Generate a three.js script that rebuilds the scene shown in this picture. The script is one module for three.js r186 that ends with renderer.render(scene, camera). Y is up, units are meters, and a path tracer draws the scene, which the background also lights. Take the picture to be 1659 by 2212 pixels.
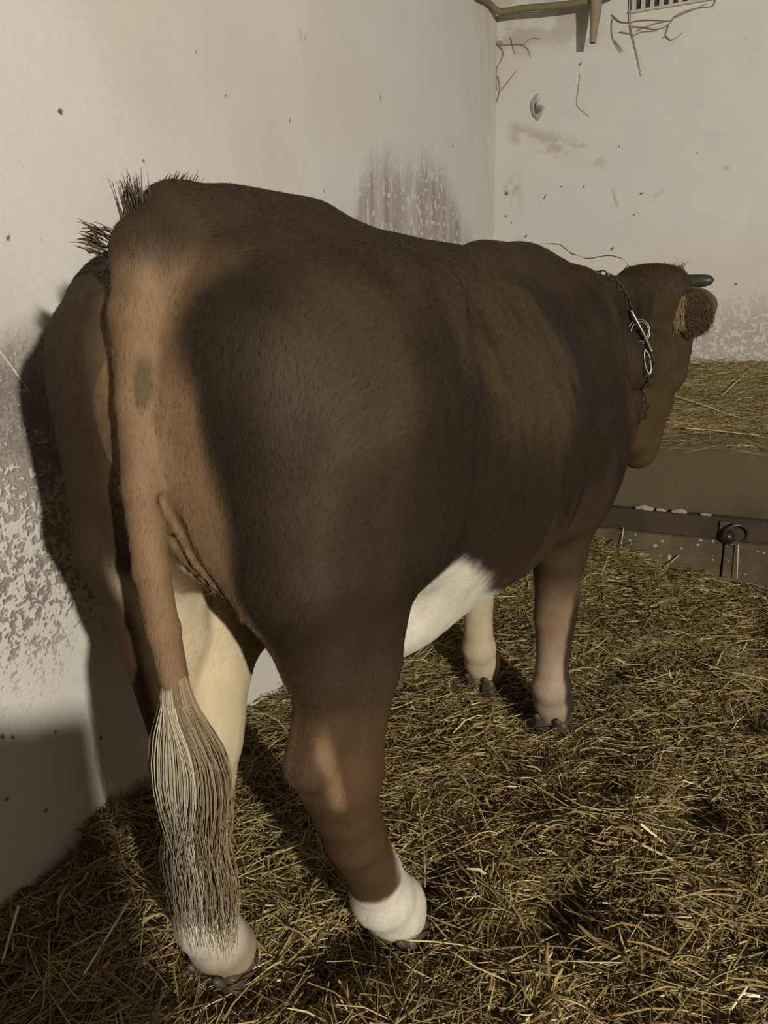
import * as THREE from 'three';
import { mergeGeometries, mergeVertices } from 'three/addons/utils/BufferGeometryUtils.js';
import { RoundedBoxGeometry } from 'three/addons/geometries/RoundedBoxGeometry.js';

// Axes: the room corner in view is the origin; x runs along the back wall, z along the left wall towards the camera, y up.
// ------------------------------------------------------------------ camera, light, exposure
const scene = new THREE.Scene();
scene.background = new THREE.Color(0x000000);
const camera = new THREE.PerspectiveCamera(2 * Math.atan(1106 / 1662) * 180 / Math.PI, 1659 / 2212, 0.05, 40);
camera.position.set(1.255, 1.2, 3.943);
camera.rotation.order = 'YXZ';
camera.rotation.set(-16 * Math.PI / 180, 25.8 * Math.PI / 180, -1.4 * Math.PI / 180);
const renderer = new THREE.WebGLRenderer();
renderer.toneMapping = THREE.LinearToneMapping;
renderer.toneMappingExposure = 1.0;
renderer.shadowMap.enabled = true;
const LAMP = new THREE.Vector3(4.55, 2.06, 6.12);
const lampLight = new THREE.PointLight(new THREE.Color(1.0, 0.95, 0.855), 122, 0, 2);
lampLight.position.copy(LAMP); lampLight.castShadow = true; lampLight.shadow.radius = 3.2;
scene.add(lampLight);

// ------------------------------------------------------------------ helpers
let seed = 7;
const rnd = () => { seed = (seed * 1664525 + 1013904223) >>> 0; return seed / 4294967296; };
const rr = (a, b) => a + (b - a) * rnd();
const clamp = (x, a = 0, b = 1) => x < a ? a : x > b ? b : x;
const sst = (a, b, x) => { const t = clamp((x - a) / (b - a)); return t * t * (3 - 2 * t); };
const lerp = (a, b, t) => a + (b - a) * t;
const mix3 = (a, b, t) => [lerp(a[0], b[0], t), lerp(a[1], b[1], t), lerp(a[2], b[2], t)];
const hash = (x, y, z) => { let h = Math.imul(x, 374761393) ^ Math.imul(y, 668265263) ^ Math.imul(z, 1274126177); h = Math.imul(h ^ (h >>> 13), 1274126177); return ((h ^ (h >>> 16)) >>> 0) / 4294967296; };
function noise3(x, y, z) {
  const X = Math.floor(x), Y = Math.floor(y), Z = Math.floor(z); let u = x - X, v = y - Y, w = z - Z;
  u = u * u * (3 - 2 * u); v = v * v * (3 - 2 * v); w = w * w * (3 - 2 * w);
  const L = (a, b, t) => a + (b - a) * t;
  return L(L(L(hash(X, Y, Z), hash(X + 1, Y, Z), u), L(hash(X, Y + 1, Z), hash(X + 1, Y + 1, Z), u), v), L(L(hash(X, Y, Z + 1), hash(X + 1, Y, Z + 1), u), L(hash(X, Y + 1, Z + 1), hash(X + 1, Y + 1, Z + 1), u), v), w);
}
function noise2(x, y) {
  const X = Math.floor(x), Y = Math.floor(y); let u = x - X, v = y - Y; u = u * u * (3 - 2 * u); v = v * v * (3 - 2 * v);
  const a = hash(X, Y, 5), b = hash(X + 1, Y, 5), c = hash(X, Y + 1, 5), d = hash(X + 1, Y + 1, 5);
  return a + (b - a) * u + (c - a + (a - b - c + d) * u) * v;
}
const fbm2 = (x, y, o = 4) => { let s = 0, a = 0.5, n = 0; for (let i = 0; i < o; i++) { s += a * noise2(x, y); n += a; x = x * 2.03 + 17.1; y = y * 2.03 + 9.7; a *= 0.5; } return s / n; };
const fbm3 = (x, y, z, o = 3) => { let s = 0, a = 0.5, n = 0; for (let i = 0; i < o; i++) { s += a * noise3(x, y, z); n += a; x = x * 2.03 + 7.1; y = y * 2.03 + 3.7; z = z * 2.03 + 1.3; a *= 0.5; } return s / n; };
const taken = {};
const numbered = (n) => { const k = taken[n] = (taken[n] ?? -1) + 1; return k ? n + '_' + String(k).padStart(3, '0') : n; };
function add(o, name, parent) { o.name = parent ? name : numbered(name); (parent || scene).add(o); if (o.isMesh) { o.castShadow = true; o.receiveShadow = true; } return o; }
const mesh = (name, geo, mat, parent) => add(new THREE.Mesh(geo, mat), name, parent);
function tag(o, label, category, group, kind) { Object.assign(o.userData, { label, category }); if (group) o.userData.group = group; if (kind) o.userData.kind = kind; return o; }
function structure(o, label, category) { o.userData = { kind: 'structure', label, category }; return o; }
const std = (c, o = {}) => new THREE.MeshStandardMaterial({ color: Array.isArray(c) ? new THREE.Color().setRGB(...c) : c, roughness: 0.85, ...o });
const V = (x, y, z) => new THREE.Vector3(x, y, z);
function box(x0, x1, y0, y1, z0, z1) { const g = new THREE.BoxGeometry(x1 - x0, y1 - y0, z1 - z0); g.translate((x0 + x1) / 2, (y0 + y1) / 2, (z0 + z1) / 2); return g; }
function tube(pts, r0, r1 = r0, seg = 12, sides = 5) {
  const c = new THREE.CatmullRomCurve3(pts.map((p) => p.isVector3 ? p : V(...p)));
  const g = new THREE.TubeGeometry(c, seg, 1, sides, false); const p = g.attributes.position;
  for (let i = 0; i <= seg; i++) { const ctr = c.getPointAt(i / seg), r = lerp(r0, r1, i / seg); for (let j = 0; j <= sides; j++) { const k = i * (sides + 1) + j; p.setXYZ(k, ctr.x + (p.getX(k) - ctr.x) * r, ctr.y + (p.getY(k) - ctr.y) * r, ctr.z + (p.getZ(k) - ctr.z) * r); } }
  return g;
}
function dataTex(w, h, fn, srgb) {
  const d = new Uint8Array(w * h * 4);
  for (let j = 0; j < h; j++) for (let i = 0; i < w; i++) { const c = fn((i + 0.5) / w, (j + 0.5) / h), k = (j * w + i) * 4; d[k] = clamp(c[0]) * 255; d[k + 1] = clamp(c[1]) * 255; d[k + 2] = clamp(c[2]) * 255; d[k + 3] = 255; }
  const t = new THREE.DataTexture(d, w, h); t.magFilter = THREE.LinearFilter; t.minFilter = THREE.LinearFilter; t.wrapS = t.wrapT = THREE.RepeatWrapping;
  if (srgb) t.colorSpace = THREE.SRGBColorSpace; t.needsUpdate = true; return t;
}
const FLOOR = -0.12;

// ------------------------------------------------------------------ the room
const segDist = (px, py, ax, ay, bx, by) => { const dx = bx - ax, dy = by - ay, t = clamp(((px - ax) * dx + (py - ay) * dy) / (dx * dx + dy * dy)); return Math.hypot(px - ax - dx * t, py - ay - dy * t); };
const LW = 4.4, LH = 2.8, BWW = 3.4;
// specks of dirt and dead flies on each wall: [along, height, half length, half width, turn, strength]
const speckL = [[2.732, 1.547, .007, .006, 0, 1], [2.192, 1.676, .004, .003, 1, .9], [1.895, 1.669, .007, .003, 1.5, .9], [1.294, 1.836, .01, .004, 1.4, .9], [2.512, 1.487, .004, .004, 0, .9], [1.715, 1.503, .006, .003, .8, .8], [.589, 1.787, .007, .006, 0, .9], [2.295, 1.748, .006, .002, .6, .8], [2.893, 1.31, .007, .004, 2.2, .9], [2.959, .649, .011, .01, 0, .55], [3.078, .385, .008, .005, 1, .8], [3.057, .371, .007, .004, 1, .8], [2.959, .327, .006, .003, .8, .9], [2.844, .247, .006, .004, 2, .9], [3.092, .253, .006, .005, 0, .8], [3.011, .17, .007, .006, 0, .7], [.659, 2.227, .012, .0015, 1.5, .7], [.607, 2.249, .012, .0015, 1.5, .7], [1.811, 1.903, .018, .002, 1.2, .6], [1.79, 1.9, .014, .002, 2.2, .5]];
const speckB = [[.253, 1.621, .014, .004, 1.1, .9], [.437, 1.651, .006, .005, 0, .9], [.7, 1.604, .009, .005, .5, .95], [.673, 1.516, .006, .005, 0, .8], [.061, 1.649, .009, .008, 0, .9], [.164, 1.446, .01, .005, .8, .9], [.583, 1.369, .011, .007, .8, .9], [1.135, 1.195, .007, .006, .9, .9], [.589, 1.813, .004, .004, 0, .9], [.396, 2.174, .012, .004, .6, .9], [1.054, 1.683, .01, .009, 0, .3], [.925, 1.755, .005, .005, 0, .7], [.059, 1.544, .009, .008, 0, .6], [.09, 1.514, .009, .003, .9, .8], [.585, 1.588, .05, .008, 1.9, .28], [.33, 1.66, .01, .005, .4, .6], [.78, 1.6, .03, .01, .5, .15]];
for (let i = 0; i < 90; i++) { speckL.push([rr(0, 3.4), rr(.9, 2.4), rr(.001, .004), rr(.001, .003), rr(0, 3), rr(.15, .6)]); speckB.push([rr(0, 2), rr(1, 2.4), rr(.001, .004), rr(.001, .003), rr(0, 3), rr(.15, .6)]); }
function bake(list, w, h, W, H) {      // coverage of the specks, drawn once into a buffer
  const b = new Float32Array(w * h);
  for (const [x, y, a, c, t, k] of list) {
    const m = Math.max(a, c) * 1.6, ct = Math.cos(t), st = Math.sin(t);
    for (let j = Math.max(0, ((y - m) / H * h) | 0); j <= Math.min(h - 1, (y + m) / H * h); j++) for (let i = Math.max(0, ((x - m) / W * w) | 0); i <= Math.min(w - 1, (x + m) / W * w); i++) {
      const dx = (i + .5) / w * W - x, dy = (j + .5) / h * H - y, u = (dx * ct + dy * st) / a, v = (-dx * st + dy * ct) / c, r = Math.hypot(u, v) + (noise2(dx * 400 + 9, dy * 400) - .5) * .7;
      b[j * w + i] = Math.max(b[j * w + i], k * (1 - sst(.6, 1.25, r)));
    }
  }
  return b;
}
const paint = [.565, .55, .495], bare = [.42, .385, .33], grime = [.36, .31, .25];
function wallMaps(W, H, w, h, specks, fields) {
  const cov = bake(specks, w, h, W, H), col = new Uint8Array(w * h * 4), bmp = new Uint8Array(w * h * 4);
  const enc = (c) => { c = clamp(c); return 255 * (c <= .0031308 ? 12.92 * c : 1.055 * Math.pow(c, 1 / 2.4) - .055); };
  for (let j = 0; j < h; j++) for (let i = 0; i < w; i++) {
    const x = (i + .5) / w * W, y = (j + .5) / h * H, k = j * w + i;
    const big = fbm2(x * 1.7 + 3, y * 1.7, 3), med = fbm2(x * 9, y * 9 + 4, 3), fine = noise2(x * 170, y * 170);
    let c = mix3(paint, [.52, .49, .415], sst(.45, .75, big) * .7);
    let v = .955 + .07 * (med - .5) + .05 * (fine - .5);
    let b = .5 + .16 * (med - .5) + .06 * (fine - .5) + .22 * (big - .5);
    const f = fields(x, y, big, med, fine);
    c = mix3(c, f.c, f.m); v *= f.v ?? 1; b += f.b;
    const s = cov[k]; c = mix3([c[0] * v, c[1] * v, c[2] * v], [.07, .05, .035], s); b += s * .15;
    col[k * 4] = enc(c[0]); col[k * 4 + 1] = enc(c[1]); col[k * 4 + 2] = enc(c[2]); col[k * 4 + 3] = 255;
    bmp[k * 4] = bmp[k * 4 + 1] = bmp[k * 4 + 2] = clamp(b) * 255; bmp[k * 4 + 3] = 255;
  }
  const mk = (d, s) => { const t = new THREE.DataTexture(d, w, h); t.magFilter = t.minFilter = THREE.LinearFilter; t.wrapS = t.wrapT = THREE.RepeatWrapping; if (s) t.colorSpace = THREE.SRGBColorSpace; t.needsUpdate = true; return t; };
  return [mk(col, true), mk(bmp, false)];
}
const [lc, lb] = wallMaps(LW, LH, 2048, 1440, speckL, (x, y, big, med, fine) => {
  // flaking zone low on the wall near the camera
  const edge = 1.14 + (noise2(x * 7, 3) - .5) * .10 + (noise2(x * 40, 8) - .5) * .03;
  const zone = sst(edge + .05, edge - .04, y) * sst(2.1, 2.5, x) * sst(.30 + .1 * noise2(x * 6, 1), .62, y);
  const flake = fbm2(x * 85 + 5, y * 85, 3), gr = fbm2(x * 210, y * 210 + 31, 2), blot = fbm2(x * 9, y * 9 + 11, 3);
  const thr = lerp(.70, .40, sst(1.08, .50, y + .35 * (blot - .5)));        // more paint still clings lower down
  const still = sst(thr - .04, thr + .04, flake * .6 + gr * .4);
  let m = zone * (1 - still);
  let c = mix3([.30, .265, .22], [.19, .165, .14], sst(.35, .65, gr * .5 + blot * .5));
  let b = zone * ((still - .5) * .5 + (gr - .5) * .3);
  // rubbed brown stain behind the animal's back
  const sx = (x - 1.0), st = 1.30 + .40 * Math.exp(-Math.pow((x - .98) / .62, 4)) + .10 * (noise2(x * 13, 2) - .5) + .06 * (noise2(x * 45, 6) - .5);
  const streak = fbm2(x * 26, y * 4 + 3, 3);
  const ms = sst(st + .03, st - .16, y) * sst(.12, .34, x) * sst(1.95, 1.55, x) * (.55 + .9 * (streak - .35)) * sst(.9, 1.2, y + .3);
  const chips = sst(.70, .76, noise2(x * 60, y * 60)) * ms;
  const stain = clamp(ms * .95 - chips * .8);
  c = mix3(c, [.245, .21, .17], stain / (stain + m + 1e-3)); m = clamp(Math.max(m, stain));
  // thin dust drift beside the corner
  const dr = sst(.55, .15, x) * sst(1.4, 2.3, y) * sst(.45, .75, fbm2(x * 30, y * 5, 3)) * .28;
  if (dr > m) { c = grime; m = dr; }
  const cr = Math.min(segDist(x, y, 2.96, 1.13, 2.928, 1.083), segDist(x, y, 2.928, 1.083, 2.90, 1.035), segDist(x, y, 2.96, 1.13, 3.04, 1.19));
  if (cr < .0016 + .001 * noise2(x * 200, y * 200)) { c = [.6, .57, .5]; m = .85; b = .2; }
  return { c, m, b };
});
const crackB = [[.15, 1.42], [.244, 1.403], [.336, 1.393], [.387, 1.354], [.473, 1.325], [.527, 1.33], [.581, 1.332], [.635, 1.315], [.669, 1.276], [.70, 1.2], [.72, 1.0], [.73, .8]];
const [bc, bb] = wallMaps(BWW, LH, 1800, 1600, speckB, (x, y, big, med, fine) => {
  const n = fbm2(x * 70, y * 70, 3);
  const edge = 1.13 + .14 * (noise2(x * 4, 3) - .5);
  const zone = sst(edge + .14, edge - .12, y) * sst(.75, 1.05, x);
  const still = sst(.5, .58, n);
  let m = zone * (1 - .8 * still) * .8, c = mix3([.36, .325, .28], [.27, .23, .20], n), b = zone * (still - .5) * .35;
  const sm = sst(.05, .0, Math.abs(y - (1.915 - .33 * (x - .09))) - .02) * sst(.05, .1, x) * sst(.6, .45, x) * sst(.4, .65, fbm2(x * 14, y * 20, 3)) * .55;
  const sc = sst(.07, .02, Math.abs(x - .085)) * sst(1.38, 1.46, y) * sst(1.78, 1.66, y) * sst(.5, .7, fbm2(x * 18, y * 9 + 4, 3)) * .6;
  const top = sst(2.2, 2.32, y + .06 * (n - .5)) * sst(.55, .42, x) * sst(.35, .7, fbm2(x * 16, y * 16 + 7, 3)) * .55;
  const g = Math.max(sm, sc, top); if (g > m) { c = [.32, .28, .22]; m = g; }
  return { c, m, b };
});
function wallUV(g, ax, W, H) { const p = g.attributes.position, u = g.attributes.uv; for (let i = 0; i < p.count; i++) u.setXY(i, (ax === 'z' ? p.getZ(i) : p.getX(i)) / W, p.getY(i) / H); return g; }
const mLeft = new THREE.MeshStandardMaterial({ map: lc, bumpMap: lb, bumpScale: .005, roughness: .9 });
const mBack = new THREE.MeshStandardMaterial({ map: bc, bumpMap: bb, bumpScale: .005, roughness: .9 });
const mRough = std([.10, .085, .07], { roughness: .95 });
const RX = 6.2, RZ = 9.0, RY = 2.75;
structure(mesh('wall_left', wallUV(box(-.2, 0, FLOOR - .1, LH, -.2, LW), 'z', LW, LH), mLeft), 'whitewashed plaster wall behind the cow with flaking lower part', 'wall');
structure(mesh('wall_left_rear', box(-.2, 0, FLOOR - .1, LH, LW, RZ + .2), mRough), 'plain rear stretch of the side wall', 'wall');
const wallBack = structure(mesh('wall_back', wallUV(box(0, BWW, FLOOR - .1, LH, -.2, 0), 'x', BWW, LH), mBack), 'whitewashed plaster wall above the hay manger', 'wall');
structure(mesh('wall_back_far', box(BWW, RX + .2, FLOOR - .1, LH, -.2, 0), mRough), 'far stretch of the manger wall', 'wall');
structure(mesh('wall_right', box(RX, RX + .2, FLOOR - .1, LH, 0, RZ), mRough), 'dim rough wall on the far side of the barn', 'wall');
structure(mesh('wall_front', box(0, RX + .2, FLOOR - .1, LH, RZ, RZ + .2), mRough), 'dim rough wall at the rear of the barn', 'wall');
structure(mesh('ceiling', box(-.2, RX + .2, RY, RY + .2, -.2, RZ + .2), std([.06, .048, .036])), 'dark plank ceiling of the barn', 'ceiling');
structure(mesh('floor', box(-.2, RX + .2, FLOOR - .2, FLOOR, -.2, RZ + .2), std([.10, .08, .055])), 'dirty concrete barn floor under the bedding', 'floor');

// plaster details on the manger wall
const mPlaster = new THREE.MeshStandardMaterial({ color: new THREE.Color().setRGB(.55, .52, .46), roughness: .92, bumpMap: bb, bumpScale: .005 });
{
  const sh = new THREE.Shape(); sh.moveTo(crackB[0][0], .70);
  for (let i = 0; i < crackB.length; i++) { const [x, y] = crackB[i], q = crackB[Math.min(i + 1, crackB.length - 1)]; for (let k = 0; k < 4; k++) sh.lineTo(lerp(x, q[0], k / 4) + (hash(i, k, 3) - .5) * .006, lerp(y, q[1], k / 4) + (hash(i, k, 9) - .5) * .008); }
  sh.lineTo(.735, .70); sh.closePath();
  const g = new THREE.ExtrudeGeometry(sh, { depth: .010, bevelEnabled: true, bevelSize: .002, bevelThickness: .002, bevelSegments: 1, steps: 1 }); wallUV(g, 'x', BWW, LH);
  const o = mesh('plaster_patch', g, mPlaster, wallBack); o.userData.label = 'slightly raised plaster patch with a cracked upper edge';
  mesh('crack_shade', tube(crackB.slice(1, 9).map(([x, y], i) => [x, y + .004 + .004 * (hash(i, 2, 2) - .5), .003]), .0026, .0016, 60, 5), std([.07, .055, .04]), wallBack);  // thin dark tube drawn in place of the shade line along the split
}
function lump(r, sx, sy, sz, sd, amp) { const g = new THREE.IcosahedronGeometry(r, 3), p = g.attributes.position; for (let i = 0; i < p.count; i++) { const x = p.getX(i), y = p.getY(i), z = p.getZ(i), k = 1 + amp * (fbm3(x / r * 1.4 + sd, y / r * 1.4, z / r * 1.4, 3) - .5); p.setXYZ(i, x * k * sx, y * k * sy, z * k * sz); } g.computeVertexNormals(); return g; }
{ // a knocked hole with a crumbling rim, its inner shade a dark disc
  const rim = new THREE.TorusGeometry(.030, .010, 8, 26), p = rim.attributes.position;
  for (let i = 0; i < p.count; i++) { const k = 1 + .5 * (noise3(p.getX(i) * 60 + 3, p.getY(i) * 60, 2) - .5); p.setXYZ(i, p.getX(i) * k * .75, p.getY(i) * k * 1.35, p.getZ(i) * .9); }
  rim.computeVertexNormals(); rim.translate(.205, 2.015, .002); const o = mesh('plaster_rim', rim, mPlaster, wallBack); o.userData.label = 'crumbling rim of a small hole in the plaster';
  const holeShade = lump(.03, .62, 1.2, .12, 4, .5); holeShade.translate(.203, 2.012, .001); mesh('hole', holeShade, std([.10, .085, .065]), wallBack);
  const nub = lump(.016, .9, 1.3, .8, 9, .6); nub.translate(.212, 2.026, .006); mesh('plaster_nub', nub, mPlaster, wallBack);
  const knob = lump(.020, 1, .95, .8, 2, .4); knob.translate(.014, 2.318, .008); mesh('plaster_nub', knob, mPlaster, wallBack);
}
// brittle stalks and cobwebbed rootlets stuck on the wall
const mRoot = std([.26, .20, .115]), mPale = std([.42, .34, .2]);
function wisps(name, label, lists, m, r = .0022, off = .006) {
  const t = tag(add(new THREE.Group(), name), label, 'dried stalk'); t.position.set(lists[0][0][0], lists[0][0][1], 0);
  lists.forEach((l, i) => mesh('stalk', tube(l.map(([x, y], k) => [Math.max(.004, x) - t.position.x, y - t.position.y, off + .006 * hash(i, k, 1)]), r, r * .45, 14, 5), m, t));
  return t;
}
wisps('rootlet_cluster', 'brittle brown rootlets hanging in the wall corner below a plaster knob', [
  [[.008, 2.305], [.034, 2.272], [.028, 2.238], [.006, 2.212], [.004, 2.174], [.008, 2.113], [.02, 2.101]], [[.02, 2.101], [.053, 2.132], [.108, 2.188]], [[.012, 2.17], [.02, 2.14], [.024, 2.105]], [[.02, 2.10], [.012, 2.07], [.004, 2.055]], [[.02, 2.30], [.128, 2.286], [.155, 2.263], [.169, 2.229]], [[.069, 2.325], [.084, 2.279], [.093, 2.252]], [[.128, 2.286], [.167, 2.307], [.215, 2.3]]], mRoot);
wisps('hay_wisps', 'dry hay stalks hanging from the vent in the manger wall', [
  [[.605, 2.307], [.565, 2.316], [.536, 2.338], [.531, 2.281], [.55, 2.233], [.576, 2.193]], [[.549, 2.242], [.588, 2.197]], [[.61, 2.30], [.617, 2.269], [.635, 2.212], [.65, 2.159], [.67, 2.089]], [[.567, 2.276], [.628, 2.258]], [[.527, 2.35], [.565, 2.316], [.605, 2.307]], [[.615, 2.29], [.665, 2.28], [.724, 2.264], [.771, 2.273], [.797, 2.304], [.87, 2.319], [.942, 2.317]], [[.771, 2.273], [.76, 2.239], [.75, 2.225]], [[.761, 2.234], [.785, 2.213], [.812, 2.223], [.83, 2.235]], [[.605, 2.307], [.654, 2.308], [.76, 2.292]], [[.942, 2.317], [.95, 2.332], [.946, 2.36]], [[.797, 2.299], [.852, 2.313], [.92, 2.33]], [[.64, 2.27], [.70, 2.285], [.78, 2.29]], [[.62, 2.25], [.66, 2.262], [.73, 2.258]]], mRoot, .0026);
tag(mesh('bent_straw', tube([[.40, 2.132, .005], [.393, 2.06, .006], [.391, 2.003, .005], [.42, 1.975, .005], [.45, 1.95, .004]], .0012, .001, 16, 5), mPale), 'single thin bent straw stuck flat on the manger wall', 'straw');
{ // air vent at the top edge of the photograph
  const v = tag(add(new THREE.Group(), 'wall_vent'), 'slatted air vent with dark gaps high on the manger wall', 'vent'); v.position.set(.60, 2.345, 0);
  mesh('backing', box(.012, .42, .004, .16, .0, .004), std([.03, .03, .035]), v);
  for (let i = 0; i < 11; i++) mesh('slat', box(.012 + i * .038, .030 + i * .038, .004, .16, .003, .012), std([.42, .39, .33]), v);
  mesh('sill', box(.0, .43, -.004, .006, .0, .014), std([.44, .40, .33]), v);
  mesh('cord', tube([[.008, .10, .016], [.006, .03, .016], [.009, -.035, .014]], .003, .002, 8, 5), std([.12, .09, .06]), v);
}
{ // slack rope in front of the wall
  const r = tag(add(new THREE.Group(), 'hanging_rope'), 'olive brown rope sagging across the corner with one end dangling', 'rope'); r.position.set(.0, 2.40, .10);
  const m = std([.17, .135, .06]);
  mesh('rope_span', tube([[.012, 0.010, 0.242], [.014, .03, .04], [.035, .012, .0], [.155, .006, 0], [.30, -.006, 0], [.50, -.004, 0], [.75, .09, 0], [.95, .335, -.06]], .015, .013, 40, 8), m, r);
  mesh('rope_end', tube([[.480, .0, .022], [.479, -.08, .02], [.475, -.12, .018], [.472, -.18, .016]], .028, .014, 14, 8), std([.23, .18, .12]), r);
}
// ------------------------------------------------------------------ manger along the back wall
const MX = 4.0;
const mottled = (a, b, s, sd, bump) => { const h = dataTex(256, 256, (u, v) => { const n = fbm2(u * s + sd, v * s, 4), f = noise2(u * s * 14, v * s * 14 + 3); const t = clamp(sst(.3, .7, n) * .8 + f * .25); const c = mix3(a, b, t).map((x) => Math.pow(x, 1 / 2.2)); return c; }, true); const k = dataTex(256, 256, (u, v) => { const n = fbm2(u * s * 3 + sd, v * s * 3, 4); return [n, n, n]; }); return new THREE.MeshStandardMaterial({ map: h, bumpMap: k, bumpScale: bump, roughness: .95 }); };
function metreUV(g, s = 1) { const p = g.attributes.position, n = g.attributes.normal, u = g.attributes.uv; for (let i = 0; i < p.count; i++) { const ax = Math.abs(n.getX(i)), ay = Math.abs(n.getY(i)); if (ax > .6) u.setXY(i, p.getZ(i) * s, p.getY(i) * s); else if (ay > .6) u.setXY(i, p.getX(i) * s, p.getZ(i) * s); else u.setXY(i, p.getX(i) * s, p.getY(i) * s); } return g; }
const mCurb = mottled([.062, .044, .020], [.12, .088, .044], 5, 2, .004), mPanel = mottled([.050, .038, .016], [.088, .068, .029], 4, 8, .003), mBeam = mottled([.028, .018, .009], [.047, .031, .015], 5, 5, .002);
const manger = tag(add(new THREE.Group(), 'manger'), 'dark concrete feeding manger with a brown beam, filled with hay', 'manger');
const rbox = (x0, x1, y0, y1, z0, z1, r) => { const g = new RoundedBoxGeometry(x1 - x0, y1 - y0, z1 - z0, 2, r); g.translate((x0 + x1) / 2, (y0 + y1) / 2, (z0 + z1) / 2); return metreUV(g); };
const curbs = []; let x0 = .01; for (const x1 of [1.208, 2.4, MX]) { curbs.push(mesh('curb_block', rbox(x0, x1 - .006, FLOOR + .001, .19, .30, .665, .008), mCurb, manger)); x0 = x1; }
const beam = mesh('beam', rbox(.01, MX, .190, .283, .32, .652, .006), mBeam, manger);
mesh('front_panel', rbox(.01, MX, .283, .612, .52, .632, .012), mPanel, manger);
mesh('trough_bed', rbox(.01, MX, .283, .50, .012, .52, .01), mPanel, manger);
for (const [x, y, s] of [[.862, .29, 1], [.884, .296, 1.5], [.905, .292, 1.2], [.949, .291, 1], [.963, .289, .7], [1.008, .29, .9], [1.028, .293, 1.3], [1.04, .289, .9], [1.119, .29, .8], [1.137, .29, .7]]) { const g = lump(.011 * s, 1.5, .7, .8, x * 40, .7); g.translate(x, .284 + .006 * s, .645); mesh('crumb', g, std([.30, .26, .20]), manger); }
const flecks = [[.941, .136, 2.1], [1.002, .092, 1.8], [.838, .148, 1.3], [.793, .097, 1.5], [1.11, .161, 1.4], [1.118, .182, 1.5], [1.165, .184, 1.2], [.969, .16, 1], [1.048, .137, .9], [.839, .069, .9], [.845, .097, 1], [.884, .032, 1], [1.152, .03, 1], [1.222, .03, 1.1], [1.069, .049, .9], [1.334, .161, .9], [1.356, .158, 1], [1.172, .104, .8], [.80, .18, 1], [.86, .178, .8]];
for (let i = 0; i < 26; i++) flecks.push([rr(.8, 1.5), rr(.0, .18), rr(.35, .7)]);
for (const [x, y, s] of flecks) { const g = lump(.0048 * s, .6 + .5 * hash(x * 999 | 0, 1, 1), .7 + .6 * hash(x * 999 | 0, 2, 1), .4, x * 50, 1.5); g.translate(x, y, .665); mesh('pale_fleck', g, std([.36, .31, .23]), curbs[x < 1.208 ? 0 : 1]); }
{ // tether ring on the beam
  const ring = new THREE.TorusGeometry(.046, .0055, 10, 30); ring.rotateX(.25); ring.rotateY(.35); ring.translate(1.246, .222, .672);
  const iron = new THREE.MeshStandardMaterial({ color: new THREE.Color().setRGB(.10, .085, .065), metalness: .8, roughness: .45 });
  const b = mesh('tether_bolt', lump(.030, .95, 1, .9, 3, .18).translate(1.218, .208, .668), new THREE.MeshStandardMaterial({ color: new THREE.Color().setRGB(.12, .10, .07), metalness: .9, roughness: .28 }), beam);
  mesh('tether_ring', ring, iron, beam);
  mesh('bolt_plate', rbox(1.182, 1.222, .185, .272, .64, .664, .006), std([.05, .038, .026], { roughness: .6 }), beam);
}
// ------------------------------------------------------------------ hay
const HOLES = [[1.221, 2.175, .09, .055], [1.025, 2.62, .10, .05], [.941, 1.598, .09, .05], [.329, 1.549, .10, .05], [.755, 2.654, .07, .05], [.868, 2.476, .06, .035], [1.007, 2.743, .08, .04], [.689, 2.955, .12, .055], [.684, 1.929, .07, .045], [.767, 2.80, .05, .045]];
function hayH(x, z) {
  let h = .085 * (fbm2(x * 2.3 + 3, z * 2.3, 3) - .5) + .11 * (fbm2(x * 8, z * 8 + 5, 3) - .5);
  for (const [a, b, r, d] of HOLES) { const q = ((x - a) ** 2 + (z - b) ** 2) / (r * r); if (q < 6) h -= 1.35 * d * Math.exp(-q); }
  h += .12 * Math.exp(-Math.pow((z - .68) / .22, 2)) * sst(1.0, .62, x) + .03 * Math.exp(-Math.pow((z - .68) / .25, 2));
  h += .05 * sst(.18, .02, x);
  for (const [a, b] of [[.741, 2.845], [.425, 3.028], [.86, 1.99], [.572, 1.84]]) h -= .02 * Math.exp(-((x - a) ** 2 + (z - b) ** 2) / .008);
  return Math.max(h, FLOOR + .012);
}
const bedding = tag(add(new THREE.Group(), 'hay_bedding'), 'loose trampled hay bedding covering the stall floor', 'hay', null, 'stuff');
{
  const X0 = .004, X1 = 3.2, Z0 = .668, Z1 = 4.25, n = 240, g = new THREE.PlaneGeometry(X1 - X0, Z1 - Z0, n, n); g.rotateX(-Math.PI / 2); g.translate((X0 + X1) / 2, 0, (Z0 + Z1) / 2);
  const p = g.attributes.position, c = new Float32Array(p.count * 3);
  for (let i = 0; i < p.count; i++) { const x = p.getX(i), z = p.getZ(i); p.setY(i, hayH(x, z) - .014); const k = fbm2(x * 40, z * 40, 2), q = mix3([.08, .056, .022], [.19, .138, .055], k); c.set(q, i * 3); }  // base sheet darker than the straws: shade between them put into its colour
  g.setAttribute('color', new THREE.BufferAttribute(c, 3)); g.computeVertexNormals();
  const o = mesh('matted_hay', g, new THREE.MeshStandardMaterial({ vertexColors: true, roughness: .95 }), bedding); o.userData.kind = 'stuff';
}
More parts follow.
